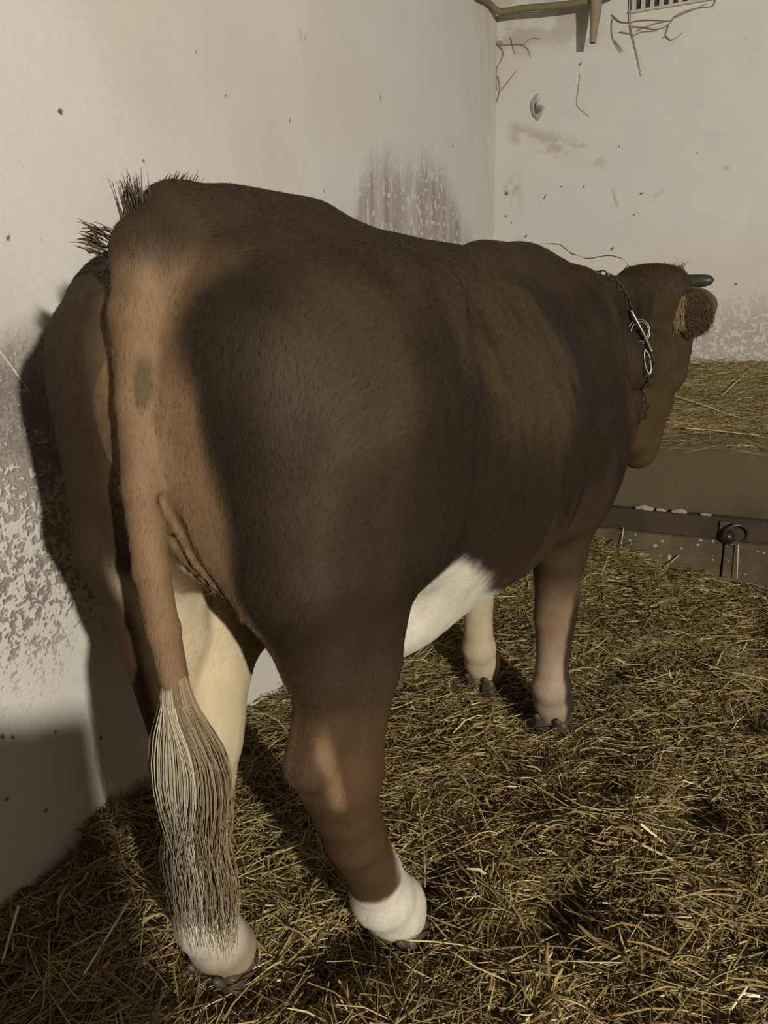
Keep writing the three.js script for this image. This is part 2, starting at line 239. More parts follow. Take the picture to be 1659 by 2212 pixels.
function strawGeo(bend, kink, twist) {   // unit length along x, unit radius
  const S = 5, pos = [], idx = []; for (let i = 0; i <= S; i++) { const t = i / S, x = t - .5, y = bend * (.25 - x * x) + kink * Math.max(0, t - .55), z = kink * .6 * Math.max(0, t - .55) + bend * .4 * Math.sin(t * 5), r = t < .03 || t > .97 ? .7 : 1; for (let j = 0; j < 3; j++) { const a = j * 2.094 + twist * t; pos.push(x, y, z, Math.cos(a) * r, Math.sin(a) * r * .55, 0); } }
  for (let i = 0; i < S; i++) for (let j = 0; j < 3; j++) { const a = i * 3 + j, b = i * 3 + (j + 1) % 3; idx.push(a, b, a + 3, b, b + 3, a + 3); }
  return { pos, idx };
}
function strawMesh({ pos, idx }, radius) { const P = []; for (let i = 0; i < pos.length; i += 6) P.push(pos[i], pos[i + 1] + pos[i + 4] * radius, pos[i + 2] + pos[i + 3] * radius); const g = new THREE.BufferGeometry(); g.setAttribute('position', new THREE.Float32BufferAttribute(P, 3)); g.setIndex(idx); g.computeVertexNormals(); return g; }
const HAY = [[.40, .300, .122], [.33, .245, .095], [.24, .165, .064], [.52, .41, .19], [.70, .59, .33], [.29, .245, .090], [.165, .105, .044], [.42, .28, .115]];
const hayPick = () => { const q = rnd(); return HAY[q < .22 ? 0 : q < .42 ? 1 : q < .57 ? 2 : q < .68 ? 3 : q < .73 ? 4 : q < .84 ? 5 : q < .93 ? 6 : 7]; };
const mStraw = new THREE.MeshStandardMaterial({ color: 0xffffff, roughness: .34 });
function strawField(parent, name, count, radius, geo, place) {
  const o = new THREE.InstancedMesh(strawMesh(geo, radius), mStraw, count), m = new THREE.Matrix4(), q = new THREE.Quaternion(), e = new THREE.Euler(), c = new THREE.Color();
  for (let i = 0; i < count; i++) { const s = place(); e.set(s.roll, s.yaw, s.pitch, 'YZX'); q.setFromEuler(e); m.compose(s.p, q, V(s.len, s.thick, s.thick)); o.setMatrixAt(i, m); const k = hayPick(), b = rr(.60, 1.0); o.setColorAt(i, c.setRGB(k[0] * b, k[1] * b, k[2] * b)); }
  add(o, name, parent); o.userData.kind = 'stuff'; return o;
}
const gss = () => rnd() + rnd() + rnd() - 1.5;
for (const [bend, kink, cnt, len] of [[.015, 0, 46000, [.03, .11]], [.07, 0, 32000, [.04, .15]], [.03, .14, 18000, [.04, .12]], [-.13, .06, 14000, [.06, .17]]])
  strawField(bedding, 'loose_straws', cnt, .010, strawGeo(bend, kink, .4), () => {
    const x = rr(.03, 2.4), z = .69 + 2.75 * rnd(), L = rr(len[0], len[1]), th = rr(.10, .28) * (rnd() < .12 ? 1.7 : 1);
    const yaw = 7 * noise2(x * 3.1, z * 3.1) + 1.6 * gss();
    return { p: V(x, hayH(x, z) + rr(-.016, .010), z), len: L, thick: th, yaw, pitch: .22 * gss(), roll: rr(0, 6.3) };
  });
for (const [bend, kink, cnt] of [[.03, 0, 5200], [.14, .05, 3000]])    // longer pale stems on top
  strawField(bedding, 'long_stems', cnt, .006, strawGeo(bend, kink, .3), () => { const x = rr(.05, 2.3), z = .72 + 2.7 * rnd(); return { p: V(x, hayH(x, z) + rr(.004, .02), z), len: rr(.10, .28), thick: rr(.16, .42), yaw: rr(0, 6.3), pitch: .24 * gss(), roll: rr(0, 6.3) }; });
// hay in the manger
const mangerHay = tag(add(new THREE.Group(), 'manger_hay'), 'heap of fine dry hay lying in the manger against the wall', 'hay', null, 'stuff');
const mhY = (x, z) => .865 - .40 * z + .02 * (fbm2(x * 6, z * 6 + 2, 3) - .5) * 2 - .05 * sst(.56, .66, z);
{
  const g = new THREE.PlaneGeometry(MX - .02, .63, 160, 24); g.rotateX(-Math.PI / 2); g.translate(MX / 2, 0, .325); const p = g.attributes.position, c = new Float32Array(p.count * 3);
  for (let i = 0; i < p.count; i++) { p.setY(i, mhY(p.getX(i), p.getZ(i)) - .012); c.set(mix3([.09, .07, .033], [.17, .135, .065], noise2(p.getX(i) * 50, p.getZ(i) * 50)), i * 3); }
  g.setAttribute('color', new THREE.BufferAttribute(c, 3)); g.computeVertexNormals(); mesh('matted_hay', g, new THREE.MeshStandardMaterial({ vertexColors: true, roughness: .95 }), mangerHay).userData.kind = 'stuff';
}
for (const [bend, kink, cnt] of [[.06, 0, 7000], [.2, .1, 7000]])
  strawField(mangerHay, 'loose_straws', cnt, .005, strawGeo(bend, kink, .3), () => { const x = rr(.25, 2.6), z = .05 + .57 * rnd(); const yaw = .75 * gss() + (rnd() < .15 ? rr(0, 3) : 0); const L = rr(.10, .34), zc = clamp(z, .015 + L * .55 * Math.abs(Math.sin(yaw)), .66 - L * .3 * Math.abs(Math.sin(yaw))); return { p: V(x, mhY(x, zc) + rr(-.012, .010), zc), len: L, thick: rr(.10, .26), yaw, pitch: .12 * gss() + .35 * Math.sin(yaw), roll: rr(0, 6.3) }; });
// ------------------------------------------------------------------ the cow: local x forward, y up, z to its right
const cow = add(new THREE.Group(), 'cow');
cow.position.set(.611, 0, 2.948); cow.rotation.y = 85.0 * Math.PI / 180;
tag(cow, 'dark brown cow with white belly and socks, seen from behind, head lowered at the manger', 'cow');
const smin = (a, b, k) => { const h = Math.max(k - Math.abs(a - b), 0) / k; return Math.min(a, b) - h * h * k * .25; };
const prims = [];
const cone = (a, ra, b, rb, k = .04, id = 0) => {   // tapered capsule
  const bax = b[0] - a[0], bay = b[1] - a[1], baz = b[2] - a[2], L2 = bax * bax + bay * bay + baz * baz;
  prims.push({ k, id, d: (x, y, z) => { const px = x - a[0], py = y - a[1], pz = z - a[2]; let t = (px * bax + py * bay + pz * baz) / L2; t = t < 0 ? 0 : t > 1 ? 1 : t; const qx = px - bax * t, qy = py - bay * t, qz = pz - baz * t; return Math.sqrt(qx * qx + qy * qy + qz * qz) - (ra + (rb - ra) * t); } });
};
const ell = (c, r, k = .05, id = 0) => prims.push({ k, id, d: (x, y, z) => { const ax = (x - c[0]) / r[0], ay = (y - c[1]) / r[1], az = (z - c[2]) / r[2]; const k0 = Math.sqrt(ax * ax + ay * ay + az * az), bx = ax / r[0], by = ay / r[1], bz = az / r[2], k1 = Math.sqrt(bx * bx + by * by + bz * bz); return k1 < 1e-6 ? -Math.min(...r) : k0 * (k0 - 1) / k1; } });
const chain = (pts, k, id) => { for (let i = 0; i + 1 < pts.length; i++) cone(pts[i].slice(0, 3), pts[i][3], pts[i + 1].slice(0, 3), pts[i + 1][3], i ? .015 : k, id); };
// trunk: [x, top, bottom, half width]
const SEC = [[-.30, 1.14, .98, .05], [-.275, 1.225, .90, .10], [-.21, 1.295, .82, .165], [-.10, 1.325, .76, .215], [.06, 1.322, .68, .272], [.22, 1.302, .60, .288], [.42, 1.292, .545, .292], [.62, 1.288, .525, .288], [.80, 1.288, .53, .268], [.95, 1.285, .54, .245], [1.08, 1.265, .55, .20], [1.20, 1.20, .57, .155], [1.30, 1.10, .63, .10], [1.34, 1.0, .72, .05]];
const secAt = (x) => { let i = 0; while (i < SEC.length - 2 && x > SEC[i + 1][0]) i++; const a = SEC[i], b = SEC[i + 1], t = clamp((x - a[0]) / (b[0] - a[0])), s = t * t * (3 - 2 * t), q = lerp(t, s, .5); return [lerp(a[1], b[1], q), lerp(a[2], b[2], q), lerp(a[3], b[3], q)]; };
prims.push({ k: .001, id: 1, d: (x, y, z) => {
  const [tp, bt, hw] = secAt(x), cy = tp * .47 + bt * .53, up = y > cy, ry = up ? tp - cy : cy - bt;
  let v = (y - cy) / ry, u = z / hw; if (up) u *= 1 + .40 * v * v; else u *= 1 + .10 * v * v;
  const n = Math.pow(Math.pow(Math.abs(u), 2.35) + Math.pow(Math.abs(v), 2.35), 1 / 2.35);
  let d = (n - 1) * Math.min(ry, hw) * (n > 1 ? 1 : .9);
  const e = x < -.30 ? -.30 - x : x > 1.34 ? x - 1.34 : 0; return e > 0 ? Math.hypot(Math.max(d, 0), e) : d * .85;
} });
// bony points of the rump, spine, shoulder blades
for (const s of [-1, 1]) {
  cone([.10, 1.185, .19 * s], .05, [.02, 1.18, .18 * s], .05, .08);
  cone([-.22, 1.14, .115 * s], .075, [-.14, 1.17, .13 * s], .07, .08);
  ell([.95, .95, .175 * s], [.19, .28, .09], .12);
}
cone([-.20, 1.295, 0], .03, [.08, 1.295, 0], .03, .05); cone([.75, 1.245, 0], .04, [1.0, 1.245, 0], .04, .06);
// hind legs: the right one steps forward
chain([[-.085, 1.01, .132, .152], [-.07, .87, .158, .102], [-.078, .68, .148, .078], [-.100, .50, .138, .060]], .15);
chain([[-.17, 1.06, .125, .105], [-.165, .86, .14, .10], [-.128, .70, .145, .064], [-.122, .63, .143, .048], [-.168, .552, .138, .040]], .07);
chain([[-.100, .50, .138, .060], [-.084, .43, .135, .052], [-.055, .35, .132, .049], [.01, .22, .127, .047], [.04, .15, .122, .055], [.09, .085, .12, .056], [.11, .05, .12, .05]], .04);
chain([[-.06, 1.02, -.135, .155], [-.01, .84, -.145, .105], [-.07, .67, -.135, .088], [-.125, .50, -.12, .064]], .09);
chain([[-.18, 1.06, -.12, .105], [-.19, .86, -.13, .095], [-.17, .70, -.13, .07], [-.185, .555, -.125, .036]], .07);
chain([[-.125, .50, -.125, .064], [-.135, .43, -.12, .056], [-.158, .22, -.12, .047], [-.16, .15, -.118, .052], [-.135, .085, -.118, .050], [-.11, .045, -.118, .05]], .04);
// flank fold, belly sag and udder
cone([-.01, .92, .18], .04, [.10, .80, .15], .03, .08); cone([.02, .90, -.18], .045, [.12, .78, -.15], .03, .08);
cone([-.14, 1.185, -.165], .072, [.02, 1.20, -.17], .062, .06);
ell([.22, .64, .0], [.22, .11, .15], .08);
// forelegs
chain([[1.06, .84, .15, .13], [.90, .70, .165, .10], [.915, .55, .15, .072], [.93, .40, .145, .055], [.935, .35, .14, .054], [.935, .20, .138, .042], [.94, .14, .136, .052], [.965, .08, .135, .052], [.975, .05, .135, .048]], .08);
chain([[1.10, .84, -.15, .13], [.98, .70, -.165, .10], [1.02, .55, -.15, .070], [1.055, .40, -.14, .054], [1.06, .35, -.138, .052], [1.06, .20, -.136, .041], [1.065, .14, -.135, .050], [1.09, .08, -.135, .052], [1.10, .05, -.135, .048]], .08);
// brisket and neck, swung to the right
chain([[1.12, .74, .02, .13], [1.26, .67, .07, .095], [1.30, .60, .09, .06]], .08);
chain([[.98, 1.185, 0, .08], [1.18, 1.165, .06, .08], [1.36, 1.145, .13, .08], [1.50, 1.14, .18, .085]], .08);
chain([[1.05, 1.02, 0, .17], [1.25, 1.0, .08, .14], [1.46, 1.0, .17, .11]], .08);
chain([[1.12, .86, .03, .14], [1.28, .86, .09, .105], [1.44, .86, .16, .075]], .06);
// head: poll up, muzzle down
chain([[1.56, 1.155, .20, .098], [1.60, 1.0, .205, .098], [1.625, .84, .195, .078], [1.64, .71, .18, .062], [1.64, .675, .175, .06]], .05, 3);
cone([1.54, 1.19, .15], .055, [1.56, 1.19, .255], .055, .05, 3);
cone([1.52, .98, .20], .085, [1.57, .73, .17], .05, .05, 3);
for (const s of [-1, 1]) cone([1.60, 1.06, .205 + .075 * s], .045, [1.60, .93, .207 + .062 * s], .045, .03, 3);
// tail
const TAIL = [[-.19, 1.285, .0, .040], [-.255, 1.25, .012, .038], [-.288, 1.18, .022, .034], [-.305, 1.08, .024, .027], [-.318, .98, .026, .023], [-.322, .88, .031, .0215], [-.318, .80, .036, .020], [-.312, .725, .040, .018]];
for (let i = 0; i + 1 < TAIL.length; i++) cone(TAIL[i].slice(0, 3), TAIL[i][3], TAIL[i + 1].slice(0, 3), TAIL[i + 1][3], i < 2 ? .03 : .008, 2);
// skin between the thighs, with creases
chain([[-.215, .99, .045, .065], [-.20, .90, .06, .06], [-.175, .82, .085, .05]], .04);
const flesh = (x, y, z) => { let d = 9; for (let i = 0; i < prims.length; i++) d = smin(d, prims[i].d(x, y, z), prims[i].k); return d; };
const CREASE = [[[-.31, .965, .062], [-.287, .93, .05], [-.27, .89, .055], [-.25, .85, .068], [-.23, .81, .088]], [[-.285, .905, .03], [-.265, .865, .03], [-.245, .83, .048], [-.23, .80, .07]], [[-.25, .85, .008], [-.235, .815, .03], [-.225, .79, .05]]].map((l) => l.map((q) => { const p = [...q], e = .003; for (let i = 0; i < 8; i++) { const d = flesh(...p), g = [0, 1, 2].map((k) => { const a = [...p]; a[k] += e; return (flesh(...a) - d) / e; }), L = g[0] ** 2 + g[1] ** 2 + g[2] ** 2 || 1; for (let k = 0; k < 3; k++) p[k] -= g[k] * d / L; } return p; }));
const creaseD = (x, y, z) => { let b = 9; for (const l of CREASE) for (let i = 0; i + 1 < l.length; i++) { const a = l[i], c = l[i + 1], ux = c[0] - a[0], uy = c[1] - a[1], uz = c[2] - a[2], t = clamp(((x - a[0]) * ux + (y - a[1]) * uy + (z - a[2]) * uz) / (ux * ux + uy * uy + uz * uz)); b = Math.min(b, Math.hypot(x - a[0] - ux * t, y - a[1] - uy * t, z - a[2] - uz * t)); } return b; };
const sdf = (x, y, z) => { const d = flesh(x, y, z); if (x > -.15 || y < .7 || y > 1.05 || z < -.08 || Math.abs(d) > .03) return d; return -smin(-d, creaseD(x, y, z) - .0065, .008); };
function surfaceNets(f, lo, hi, h) {
  const nx = Math.ceil((hi[0] - lo[0]) / h), ny = Math.ceil((hi[1] - lo[1]) / h), nz = Math.ceil((hi[2] - lo[2]) / h), B = 6;
  const F = new Float32Array(nx * ny * nz), at = (i, j, k) => (i * ny + j) * nz + k;
  for (let bi = 0; bi < nx; bi += B) for (let bj = 0; bj < ny; bj += B) for (let bk = 0; bk < nz; bk += B) {
    const c = f(lo[0] + (bi + B / 2) * h, lo[1] + (bj + B / 2) * h, lo[2] + (bk + B / 2) * h), far = Math.abs(c) > B * h * 1.5;
    for (let i = bi; i < Math.min(nx, bi + B); i++) for (let j = bj; j < Math.min(ny, bj + B); j++) for (let k = bk; k < Math.min(nz, bk + B); k++) F[at(i, j, k)] = far ? c : f(lo[0] + i * h, lo[1] + j * h, lo[2] + k * h);
  }
  const id = new Int32Array(nx * ny * nz).fill(-1), P = [], I = [];
  const E = [[0, 1], [2, 3], [4, 5], [6, 7], [0, 2], [1, 3], [4, 6], [5, 7], [0, 4], [1, 5], [2, 6], [3, 7]], g = new Float32Array(8);
  for (let i = 0; i < nx - 1; i++) for (let j = 0; j < ny - 1; j++) for (let k = 0; k < nz - 1; k++) {
    let m = 0; for (let q = 0; q < 8; q++) { g[q] = F[at(i + (q & 1), j + ((q >> 1) & 1), k + (q >> 2))]; if (g[q] < 0) m |= 1 << q; }
    if (m === 0 || m === 255) continue;
    let sx = 0, sy = 0, sz = 0, n = 0;
    for (const [a, b] of E) if ((g[a] < 0) !== (g[b] < 0)) { const t = g[a] / (g[a] - g[b]); sx += lerp(a & 1, b & 1, t); sy += lerp((a >> 1) & 1, (b >> 1) & 1, t); sz += lerp(a >> 2, b >> 2, t); n++; }
    id[at(i, j, k)] = P.length / 3; P.push(lo[0] + (i + sx / n) * h, lo[1] + (j + sy / n) * h, lo[2] + (k + sz / n) * h);
  }
  const quad = (a, b, c, d, flip) => { if (a < 0 || b < 0 || c < 0 || d < 0) return; flip ? I.push(a, c, b, a, d, c) : I.push(a, b, c, a, c, d); };
  for (let i = 1; i < nx - 1; i++) for (let j = 1; j < ny - 1; j++) for (let k = 1; k < nz - 1; k++) {
    const s = F[at(i, j, k)] < 0;
    if (s !== F[at(i + 1, j, k)] < 0) quad(id[at(i, j - 1, k - 1)], id[at(i, j, k - 1)], id[at(i, j, k)], id[at(i, j - 1, k)], !s);
    if (s !== F[at(i, j + 1, k)] < 0) quad(id[at(i - 1, j, k - 1)], id[at(i - 1, j, k)], id[at(i, j, k)], id[at(i, j, k - 1)], !s);
    if (s !== F[at(i, j, k + 1)] < 0) quad(id[at(i - 1, j - 1, k)], id[at(i, j - 1, k)], id[at(i, j, k)], id[at(i - 1, j, k)], !s);
  }
  const gm = new THREE.BufferGeometry(); gm.setAttribute('position', new THREE.Float32BufferAttribute(P, 3)); gm.setIndex(I); return gm;
}
const bodyGeo = surfaceNets(sdf, [-.46, -.02, -.40], [1.80, 1.42, .45], .0078);
{ // normals from the field
  const p = bodyGeo.attributes.position, n = new Float32Array(p.count * 3), e = .006, v = V(0, 0, 0);
  for (let i = 0; i < p.count; i++) { const x = p.getX(i), y = p.getY(i), z = p.getZ(i), d = sdf(x, y, z); v.set(sdf(x + e, y, z) - d, sdf(x, y + e, z) - d, sdf(x, y, z + e) - d).normalize(); n.set([v.x, v.y, v.z], i * 3); }
  bodyGeo.setAttribute('normal', new THREE.BufferAttribute(n, 3));
}
const tailDist = (x, y, z) => { let b = 9; for (let i = prims.length; i--;) if (prims[i].id === 2) b = Math.min(b, prims[i].d(x, y, z)); return b; };
// coat colours (linear)
const K = { dark: [.017, .0115, .0072], mid: [.041, .0265, .0135], warm: [.058, .032, .0145], tan: [.172, .106, .056], cream: [.42, .345, .22], white: [.50, .46, .375], pink: [.27, .19, .13], olive: [.060, .040, .0165], black: [.022, .018, .016] };
function coat(x, y, z, n) {
  const a = fbm3(x * 4.5, y * 3.2, z * 4.5, 3), b = fbm3(x * 16 + 4, y * 7, z * 16, 3), w = (b - .5);
  const t = tailDist(x, y, z);
  // flanks: dark with browner clouds
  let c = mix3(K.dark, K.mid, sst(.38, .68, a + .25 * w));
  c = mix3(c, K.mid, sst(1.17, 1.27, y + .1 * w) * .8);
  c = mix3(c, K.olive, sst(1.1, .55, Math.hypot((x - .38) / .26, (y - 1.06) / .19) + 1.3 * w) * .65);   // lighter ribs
  c = mix3(c, K.dark, sst(1.15, .7, Math.hypot((x - .34) / .20, (y - .80) / .16) + 1.2 * w) * .7);  // dark lower barrel, coat tone and shade mixed into one colour
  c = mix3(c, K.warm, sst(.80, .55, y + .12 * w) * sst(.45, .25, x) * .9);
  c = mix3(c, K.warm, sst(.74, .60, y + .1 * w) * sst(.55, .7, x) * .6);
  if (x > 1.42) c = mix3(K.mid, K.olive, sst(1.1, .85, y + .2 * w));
  // rear: tan between the thighs, shade of the hollow beside the tail root painted dark
  const rear = sst(-.10, -.22, x + .06 * w) * sst(.135, .10, z + .05 * w) * sst(1.27, 1.19, y);
  c = mix3(c, K.tan, rear * (z < -.03 ? lerp(.95, .12, sst(-.02, -.09, z + .04 * w)) * (y < .98 ? .9 : .75) : .95));
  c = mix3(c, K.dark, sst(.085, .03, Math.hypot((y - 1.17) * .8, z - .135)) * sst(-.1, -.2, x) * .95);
  // left hind leg: cream inside
  if (z < .02 && x < .12 && y < .9) c = mix3(c, K.cream, sst(.2, .6, n.z + .4 * w) * sst(.88, .82, y + .1 * w) * sst(-.36, -.3, x) * (y < .42 ? lerp(.45, 1, sst(.34, .42, y)) : 1));
  // belly
  const by = lerp(.79, .56, sst(.06, .56, x));
  const bel = sst(.0, .05, x + .06 * w) * sst(.64, .58, x + .10 * w) * sst(by + .015, by - .015, y + .05 * w);
  c = mix3(c, K.white, bel);
  // right hind: pale streak on the hock
  c = mix3(c, K.tan, sst(.019, .004, Math.hypot(x + .160 + (y - .52) * .25, z - .174) + .02 * w) * sst(.465, .49, y) * sst(.66, .56, y) * (z > 0 ? .85 : 0));
  // forelegs
  if (x > .78 && y < .56) {
    const fl = sst(.52, .36, y + .1 * w);
    c = mix3(c, z > 0 ? mix3([.21, .14, .085], [.33, .245, .175], sst(.34, .18, y)) : K.cream, fl * .9);
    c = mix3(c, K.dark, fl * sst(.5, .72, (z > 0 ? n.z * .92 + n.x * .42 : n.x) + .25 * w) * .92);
  }
  // socks
  if (x < .3 && y < .30) { const edge = z > 0 ? .222 + .4 * (x - .02) : .245; c = mix3(c, K.white, sst(edge + .012, edge - .012, y + .035 * w)); if (z < 0) c = mix3(c, K.tan, sst(.14, .06, y + .05 * w) * .6 + .15); }
  // tail
  if (t < .006) c = mix3(c, mix3(K.tan, [.125, .078, .042], sst(.4, .65, b)), sst(.006, .0, t) * sst(1.30, 1.24, y + .05 * w) * .95);
  c = mix3(c, [.055, .038, .016], sst(.0085, .004, Math.hypot((y - 1.105) * .28, z - .046) + .010 * w) * sst(-.29, -.315, x) * .8);   // dung on the tail
  const g = .86 + .28 * fbm3(x * 60, y * 22, z * 60, 2);
  return [c[0] * g, c[1] * g, c[2] * g];
}
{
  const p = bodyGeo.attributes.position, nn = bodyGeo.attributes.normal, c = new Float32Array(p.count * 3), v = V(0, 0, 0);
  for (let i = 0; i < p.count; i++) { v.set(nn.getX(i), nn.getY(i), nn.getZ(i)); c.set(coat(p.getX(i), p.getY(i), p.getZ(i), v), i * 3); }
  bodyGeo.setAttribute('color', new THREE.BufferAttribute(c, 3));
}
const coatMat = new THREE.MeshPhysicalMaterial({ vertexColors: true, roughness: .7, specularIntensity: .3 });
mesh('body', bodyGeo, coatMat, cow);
// fur: short hairs lying along the coat
const hairMat = new THREE.MeshPhysicalMaterial({ color: 0xffffff, roughness: .75, specularIntensity: .25 });
function hairGeo() { const P = [], I = []; const ring = [[0, 0, .5], [.45, .06, .42], [1, .22, 0]]; ring.forEach(([t, up, r], i) => { for (let j = 0; j < 3; j++) { const a = j * 2.094; P.push(t, up + Math.sin(a) * r * .04, Math.cos(a) * r * .045); } }); for (let i = 0; i < 2; i++) for (let j = 0; j < 3; j++) { const a = i * 3 + j, b = i * 3 + (j + 1) % 3; I.push(a, b, a + 3, b, b + 3, a + 3); } const g = new THREE.BufferGeometry(); g.setAttribute('position', new THREE.Float32BufferAttribute(P, 3)); g.setIndex(I); g.computeVertexNormals(); return g; }
{
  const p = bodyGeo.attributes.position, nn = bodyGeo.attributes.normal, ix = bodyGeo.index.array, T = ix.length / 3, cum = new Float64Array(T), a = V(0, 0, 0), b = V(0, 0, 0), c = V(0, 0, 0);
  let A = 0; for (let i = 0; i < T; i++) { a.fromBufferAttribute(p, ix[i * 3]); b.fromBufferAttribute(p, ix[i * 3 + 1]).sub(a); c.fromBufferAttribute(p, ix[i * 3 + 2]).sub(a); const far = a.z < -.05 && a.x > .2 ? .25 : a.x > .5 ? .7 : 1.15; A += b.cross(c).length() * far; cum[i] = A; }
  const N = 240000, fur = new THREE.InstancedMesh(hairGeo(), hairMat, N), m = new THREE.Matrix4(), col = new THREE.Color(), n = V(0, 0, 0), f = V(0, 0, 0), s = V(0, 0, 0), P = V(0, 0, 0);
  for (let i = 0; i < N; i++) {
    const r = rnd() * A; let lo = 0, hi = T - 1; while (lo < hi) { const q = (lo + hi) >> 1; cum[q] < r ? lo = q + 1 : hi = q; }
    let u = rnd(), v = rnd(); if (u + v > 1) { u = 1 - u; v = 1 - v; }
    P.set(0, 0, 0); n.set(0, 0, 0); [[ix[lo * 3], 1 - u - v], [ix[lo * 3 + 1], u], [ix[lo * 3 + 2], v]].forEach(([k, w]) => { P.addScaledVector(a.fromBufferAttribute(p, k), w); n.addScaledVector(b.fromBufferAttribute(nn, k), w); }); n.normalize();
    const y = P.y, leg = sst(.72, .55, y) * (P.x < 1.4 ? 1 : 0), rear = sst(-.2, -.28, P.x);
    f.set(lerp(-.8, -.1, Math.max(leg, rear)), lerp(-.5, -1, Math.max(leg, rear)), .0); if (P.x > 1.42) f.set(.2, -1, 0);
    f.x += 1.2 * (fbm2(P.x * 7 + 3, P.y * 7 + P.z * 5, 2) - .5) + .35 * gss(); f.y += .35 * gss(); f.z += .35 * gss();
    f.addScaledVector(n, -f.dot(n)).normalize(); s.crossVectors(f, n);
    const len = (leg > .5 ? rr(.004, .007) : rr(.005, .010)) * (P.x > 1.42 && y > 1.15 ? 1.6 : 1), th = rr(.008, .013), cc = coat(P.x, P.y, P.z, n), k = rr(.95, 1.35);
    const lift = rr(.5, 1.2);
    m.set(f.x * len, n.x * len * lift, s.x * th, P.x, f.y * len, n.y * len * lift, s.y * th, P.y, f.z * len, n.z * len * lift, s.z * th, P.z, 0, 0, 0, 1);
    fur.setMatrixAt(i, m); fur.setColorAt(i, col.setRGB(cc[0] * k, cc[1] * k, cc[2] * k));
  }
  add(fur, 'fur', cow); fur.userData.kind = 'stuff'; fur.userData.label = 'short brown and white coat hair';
}
function strands(name, list, m, label, parent = cow) {       // list: [points, r0, r1, colour]
  const gs = list.map(([pts, r0, r1, c]) => { const g = tube(pts, r0, r1, 10, 4), n = g.attributes.position.count, a = new Float32Array(n * 3); for (let i = 0; i < n; i++) a.set(c, i * 3); g.setAttribute('color', new THREE.BufferAttribute(a, 3)); return g; });
  const o = mesh(name, mergeGeometries(gs), m, parent); if (label) o.userData.label = label; return o;
}
const strandMat = new THREE.MeshPhysicalMaterial({ vertexColors: true, roughness: .6, specularIntensity: .4 });
{ // tail switch
  const L = [];
  for (let i = 0; i < 1300; i++) {
    const a = rr(0, 6.28), q = Math.sqrt(rnd()), u = q * Math.cos(a), v = q * Math.sin(a);
    const end = rr(.27, .52), wav = rr(-.02, .02);
    const c = u > .42 ? mix3([.11, .075, .042], [.26, .20, .12], rnd()) : u < -.5 ? mix3([.17, .12, .07], [.30, .23, .15], rnd()) : mix3([.25, .20, .13], [.40, .36, .27], rnd());
    L.push([[[-.312 + v * .012, .745, .040 + u * .014], [-.314 + v * .018, .70, .042 + u * .026], [-.312 + v * .026, .635, .050 + u * .046 + wav], [-.304 + v * .032, .555, .042 + u * .052 + wav], [-.296 + v * .034, lerp(.52, end, .6), .030 + u * .052 - wav], [-.288 + v * .036, end, .016 + u * .056 + (.55 - end) * .02]], rr(.0008, .0015), .0004, c]);
  }
  strands('tail_switch', L, strandMat, 'cream and grey-brown tuft of long hair at the tail end');
}
function tuft(base, dir, n, spread, len, c0, c1, name = 'hair_tuft') {
  const L = []; for (let i = 0; i < n; i++) { const b = base.map((x, k) => x + spread[k] * (rnd() - .5)), l = len * rr(.5, 1), j = [gss() * .25, gss() * .2, gss() * .25], d = dir.map((x, k) => x + j[k]); L.push([[b, b.map((x, k) => x + d[k] * l * .5 + (k === 1 ? l * .06 : 0)), b.map((x, k) => x + d[k] * l)], .0011, .0003, mix3(c0, c1, rnd())]); }
  return strands(name, L, strandMat);
}
tuft([-.245, 1.285, -.01], [-.08, 1, -.05], 150, [.03, .02, .03], .050, [.075, .052, .04], [.035, .025, .018]);
tuft([-.19, 1.32, .0], [.3, .75, .3], 90, [.05, .01, .03], .03, [.06, .04, .022], [.03, .02, .013]);
tuft([-.275, 1.262, -.04], [-.5, .25, -.3], 80, [.02, .03, .03], .034, [.10, .065, .045], [.045, .03, .02]);
tuft([1.55, 1.235, .20], [.25, .55, .35], 420, [.05, .02, .17], .038, [.09, .058, .024], [.045, .030, .015], 'poll_tuft');
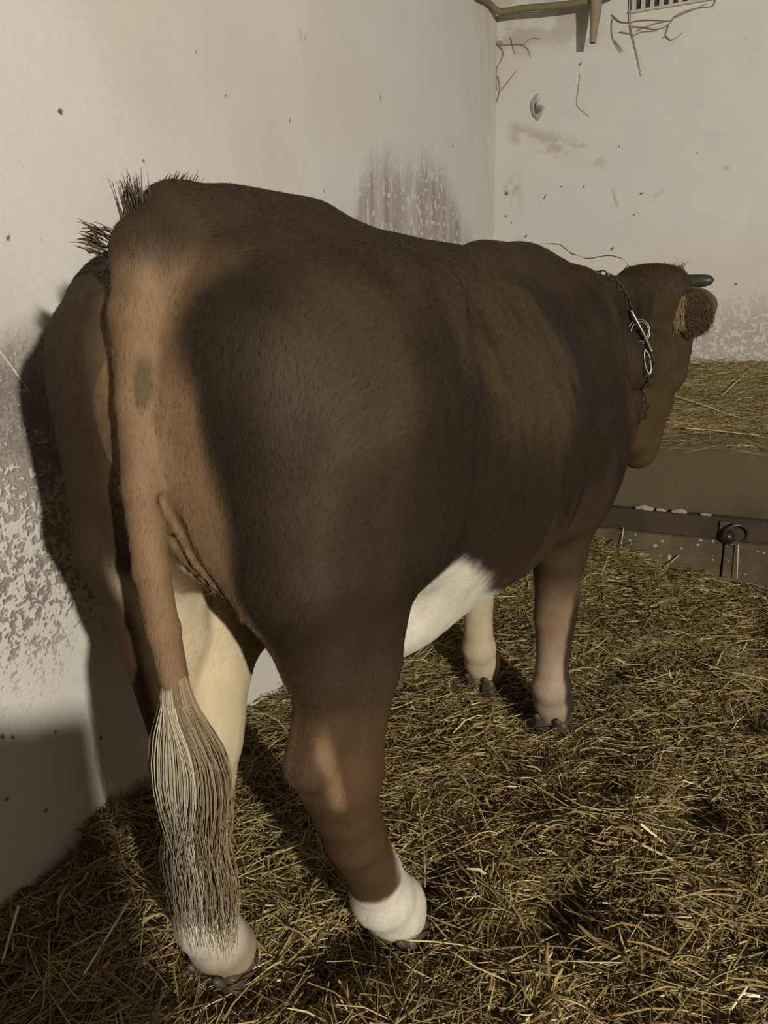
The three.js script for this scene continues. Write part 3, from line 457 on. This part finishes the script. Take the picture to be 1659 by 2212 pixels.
// ears, horns, eyes
const earMat = std([.066, .042, .022], { roughness: .8 }), hornMat = std([.032, .034, .024], { roughness: .45 });
for (const s of [1, -1]) {
  const M = (z) => .20 + s * (z - .20), sh = new THREE.Shape(), out = [[.268, 1.165], [.285, 1.184], [.325, 1.188], [.364, 1.176], [.386, 1.145], [.374, 1.095], [.342, 1.052], [.314, 1.058], [.29, 1.085], [.272, 1.13]];
  sh.setFromPoints(new THREE.CatmullRomCurve3(out.map(([z, y]) => V(z, y, 0)), true).getPoints(60).slice(0, -1).map((q) => new THREE.Vector2(q.x, q.y)));
  let g = new THREE.ExtrudeGeometry(sh, { depth: .006, bevelEnabled: true, bevelSize: .004, bevelThickness: .004, bevelSegments: 2, curveSegments: 12 });
  g = mergeVertices(g.deleteAttribute('uv').deleteAttribute('normal'), 1e-5); const p = g.attributes.position;
  for (let i = 0; i < p.count; i++) { const z = p.getX(i), y = p.getY(i), d = p.getZ(i), u = (z - .325) / .06, w = (y - 1.13) / .08; p.setXYZ(i, 1.522 + .030 * u * u + .012 * w * w + d - .02 * w, y, M(z)); }
  if (s < 0) { const ix = g.index.array; for (let i = 0; i < ix.length; i += 3) { const t = ix[i]; ix[i] = ix[i + 1]; ix[i + 1] = t; } }
  g.computeVertexNormals(); const ear = mesh('ear', g, earMat, cow);
  const L = []; for (let i = 0; i < 160; i++) { const z0 = rr(.272, .30), y0 = rr(1.09, 1.185); L.push([[[1.518, y0, M(z0)], [1.508, y0 - .012, M(z0 + .008)], [1.506, y0 - rr(.025, .04), M(z0 + rr(.006, .02))]], .0011, .0003, mix3([.17, .12, .055], [.26, .19, .095], rnd())]); }
  for (let i = 0; i < 1500; i++) { const t = rr(0, 6.28), q = Math.sqrt(rnd()) * 1.02, z0 = .33 + .052 * Math.cos(t) * q, y0 = 1.122 + .064 * Math.sin(t) * q, u = (z0 - .325) / .06, w = (y0 - 1.13) / .08, x0 = 1.517 + .030 * u * u + .012 * w * w - .02 * w; L.push([[[x0, y0, M(z0)], [x0 - .004, y0 - .008, M(z0 + .003)], [x0 - .005, y0 - .018, M(z0 + .004 * gss() + .006)]], .0010, .0003, mix3([.05, .034, .017], [.10, .067, .033], rnd())]); }
  strands('ear_hair', L, strandMat, 'brown ear hair with a paler inner edge', ear);
  const prof = []; for (let i = 0; i <= 14; i++) { const t = i / 14; prof.push(new THREE.Vector2(Math.max(.0005, .022 * Math.sqrt(Math.max(0, 1 - Math.pow(t, 7))) * (1 - .18 * t)), t * .112)); }
  const hg = new THREE.LatheGeometry(prof, 18); hg.rotateX(s * Math.PI / 2); hg.rotateX(-s * .05); hg.translate(1.575, 1.204, M(.262)); mesh('horn', hg, hornMat, cow).userData.label = 'short dark horn';
  const eye = new THREE.SphereGeometry(.020, 16, 12); eye.translate(1.655, 1.03, M(.292)); mesh('eye', eye, std([.012, .01, .009], { roughness: .12 }), cow);
}
// hooves: two claws and two dewclaws to a foot
const hoofMat = std([.060, .044, .028], { roughness: .6 });
function claw(w) { const g = new RoundedBoxGeometry(.105, .075, w, 4, .016), p = g.attributes.position; for (let i = 0; i < p.count; i++) { const x = p.getX(i), y = p.getY(i), z = p.getZ(i), t = (y + .0375) / .075, toe = sst(0, .052, x); p.setXYZ(i, x * (1 - .28 * t) - .018 * t, y * (1 - .30 * toe * t), z * (1 - .15 * t) * (1 - .30 * toe)); } g.computeVertexNormals(); return g; }
for (const [x, z] of [[.11, .12], [-.12, -.118], [.975, .135], [1.10, -.135]]) {
  for (const s of [-1, 1]) { const g = claw(.05); g.rotateY(-s * .07); g.translate(x + .02, -.005, z + s * .028); mesh('hoof', g, hoofMat, cow); }
  for (const s of [-1, 1]) { const g = lump(.012, .7, 1.5, .9, x + s, .25); g.rotateZ(.6); g.translate(x - .052, .040, z + s * .03); mesh('dewclaw', g, hoofMat, cow); }
}
// ------------------------------------------------------------------ neck chain
{
  const t = tag(add(new THREE.Group(), 'neck_chain'), 'steel neck chain with toggle bar and ring around the cow neck', 'chain');
  t.position.copy(cow.position); t.rotation.copy(cow.rotation);
  const steel = new THREE.MeshStandardMaterial({ color: new THREE.Color().setRGB(.34, .33, .31), metalness: 1, roughness: .42 }), worn = new THREE.MeshStandardMaterial({ color: new THREE.Color().setRGB(.05, .042, .034), metalness: .5, roughness: .6 });
  const n = V(.843, .42, .339).normalize(), c = V(1.398, 1.009, .127), e1 = V(0, 1, 0).addScaledVector(n, -n.y).normalize(), e2 = V(0, 0, 0).crossVectors(n, e1);
  const loop = []; for (let i = 0; i < 72; i++) { const a = i / 72 * 6.2832, d = V(0, 0, 0).addScaledVector(e1, Math.cos(a)).addScaledVector(e2, Math.sin(a)); let r = .02; while (r < .26 && sdf(c.x + d.x * r, c.y + d.y * r, c.z + d.z * r) < 0) r += .003; loop.push(c.clone().addScaledVector(d, Math.min(r, .25) + .003)); }
  const curve = new THREE.CatmullRomCurve3(loop, true), NL = Math.round(curve.getLength() / .021);
  const link = new THREE.TorusGeometry(.0075, .0019, 6, 14); link.scale(1.6, 1, 1);
  for (let i = 0; i < NL; i++) { const p = curve.getPointAt(i / NL), tg = curve.getTangentAt(i / NL), out = p.clone().sub(c).normalize(), b = V(0, 0, 0).crossVectors(tg, out).normalize(), o2 = V(0, 0, 0).crossVectors(b, tg); const l = mesh('chain_link', link, worn, t); const m = new THREE.Matrix4().makeBasis(tg, i % 2 ? b : o2, i % 2 ? o2.clone().negate() : b); l.quaternion.setFromRotationMatrix(m); l.position.copy(p); }
  const N = V(-.70, .12, .70).normalize(), A = V(1.290, 1.131, .208), B = V(1.332, 1.023, .259);
  mesh('toggle_bar', tube([A, A.clone().lerp(B, .5).addScaledVector(N, .004), B], .0042, .0042, 16, 10), steel, t);
  for (const e of [A, B]) { const g = new THREE.SphereGeometry(.0052, 10, 8); g.translate(e.x, e.y, e.z); mesh('bar_end', g, steel, t); }
  for (const [R, k] of [[.034, 0], [.027, .004]]) { const g = new THREE.TorusGeometry(R, .0020, 8, 36), o = mesh('ring', g, steel, t); o.quaternion.setFromUnitVectors(V(0, 0, 1), N); o.position.set(1.316, 1.075, .226).addScaledVector(N, k); }
  const ol = new THREE.TorusGeometry(.011, .0017, 8, 24); ol.scale(.8, 3, 1); const o = mesh('long_link', ol, steel, t); o.quaternion.setFromUnitVectors(V(0, 0, 1), N); o.rotateZ(.15); o.position.set(1.322, .992, .254);
}
// ------------------------------------------------------------------ stems that stand out on the bedding
const stems = [
  ['pair of stiff pale straws lying parallel in the lower part, left one', [[1.021, 2.737], [1.083, 2.819]], .0026], ['pair of stiff pale straws lying parallel in the lower part, right one', [[1.03, 2.731], [1.088, 2.813]], .0026],
  ['long thin straw pointing down to the right above the paired straws', [[1.155, 2.605], [1.246, 2.615]], .0022], ['bright split straw slanting beside the dark hollow', [[1.11, 2.454], [1.2, 2.491]], .0034], ['short pale straw just above the bright split straw', [[1.124, 2.413], [1.184, 2.426]], .0036],
  ['curved straw arching right from the white hind sock', [[.735, 2.77], [.80, 2.735], [.863, 2.726]], .0018], ['straw leaning from the hollow beside the white sock', [[.81, 2.82], [.85, 2.718]], .0018], ['white glinting straw at the lower right corner', [[1.322, 2.793], [1.346, 2.724]], .0024],
  ['short glossy straw at the right edge near the bottom', [[1.331, 2.742], [1.367, 2.724]], .0036], ['flat pale straw lying level in the middle of the bedding', [[1.023, 2.3], [1.126, 2.27]], .0028], ['dim long straw in the shade at the lower left', [[.222, 3.024], [.298, 3.215]], .0024], ['lone straw against the shaded wall at far left', [[.058, 3.149], [.112, 3.236]], .0030]];
for (const [label, pts, r] of stems) { const [x, z] = pts[0], g = tube(pts.map(([a, b]) => [a - x, hayH(a, b) + .020 - hayH(x, z) - .02, b - z]).concat(pts.length < 3 ? [] : []), r, r * .8, 12, 6); const o = tag(mesh('straw_stem', g, std([.72, .62, .38], { roughness: .35 })), label, 'straw'); o.position.set(x, hayH(x, z) + .020, z); }
for (const [label, pts] of [['straw leaning upright against the manger beam', [[.811, .206, .675], [.80, .03, .70]]], ['straw slanting across the flecked manger curb', [[1.041, .111, .678], [.954, .015, .70]]], ['straw hanging below the tether ring', [[1.26, .188, .69], [1.269, .05, .70]]], ['long stiff stalk lying across the manger hay beside the muzzle', [[.90, .745, .36], [1.06, .712, .45], [1.219, .67, .52]]], ['stalk slanting up to the wall over the manger hay', [[1.137, .742, .362], [1.232, .833, .133]]], ['level stalk at the front edge of the manger hay', [[1.02, .636, .622], [1.122, .632, .615], [1.293, .625, .64]]]]) { const [x, y, z] = pts[0]; const o = tag(mesh('straw_stem', tube(pts.map((p) => [p[0] - x, p[1] - y, p[2] - z]), .0026, .0018, 12, 6), std([.52, .42, .24], { roughness: .45 })), label, 'straw'); o.position.set(x, y, z); }
// ------------------------------------------------------------------ outside the frame: an added plank partition that casts shade, and the lamp
{
  const t = tag(add(new THREE.Group(), 'added_shade_partition'), 'unseen low plank partition added behind the viewer to shade the lower left', 'partition'); t.position.set(0, FLOOR, 4.3);
  const m = std([.14, .095, .055]); const top = 1.075 - FLOOR;
  for (let i = 0; i < 6; i++) mesh('plank', box(.01, 1.91, top * i / 6 + (i ? .003 : .001), top * (i + 1) / 6, .0, .035), m, t);
  mesh('post', box(1.91, 1.995, .001, top, -.02, .06), m, t); mesh('post', box(.9, .97, .001, top - .02, .035, .09), m, t);
}
{
  const t = tag(add(new THREE.Group(), 'hanging_bulb'), 'bare light bulb hanging on a cord behind the viewer', 'lamp'); t.position.copy(LAMP);
  mesh('bulb', new THREE.SphereGeometry(.045, 20, 14), new THREE.MeshStandardMaterial({ color: 0xffffff, emissive: new THREE.Color(1, .92, .8), emissiveIntensity: 12 }), t);
  mesh('socket', new THREE.CylinderGeometry(.02, .024, .07, 14).translate(0, .075, 0), std([.05, .05, .05]), t);
  mesh('cord', tube([[0, .10, 0], [0, .35, 0], [0, RY - LAMP.y - .002, 0]], .004, .004, 6, 6), std([.05, .05, .05]), t);
}
renderer.render(scene, camera);
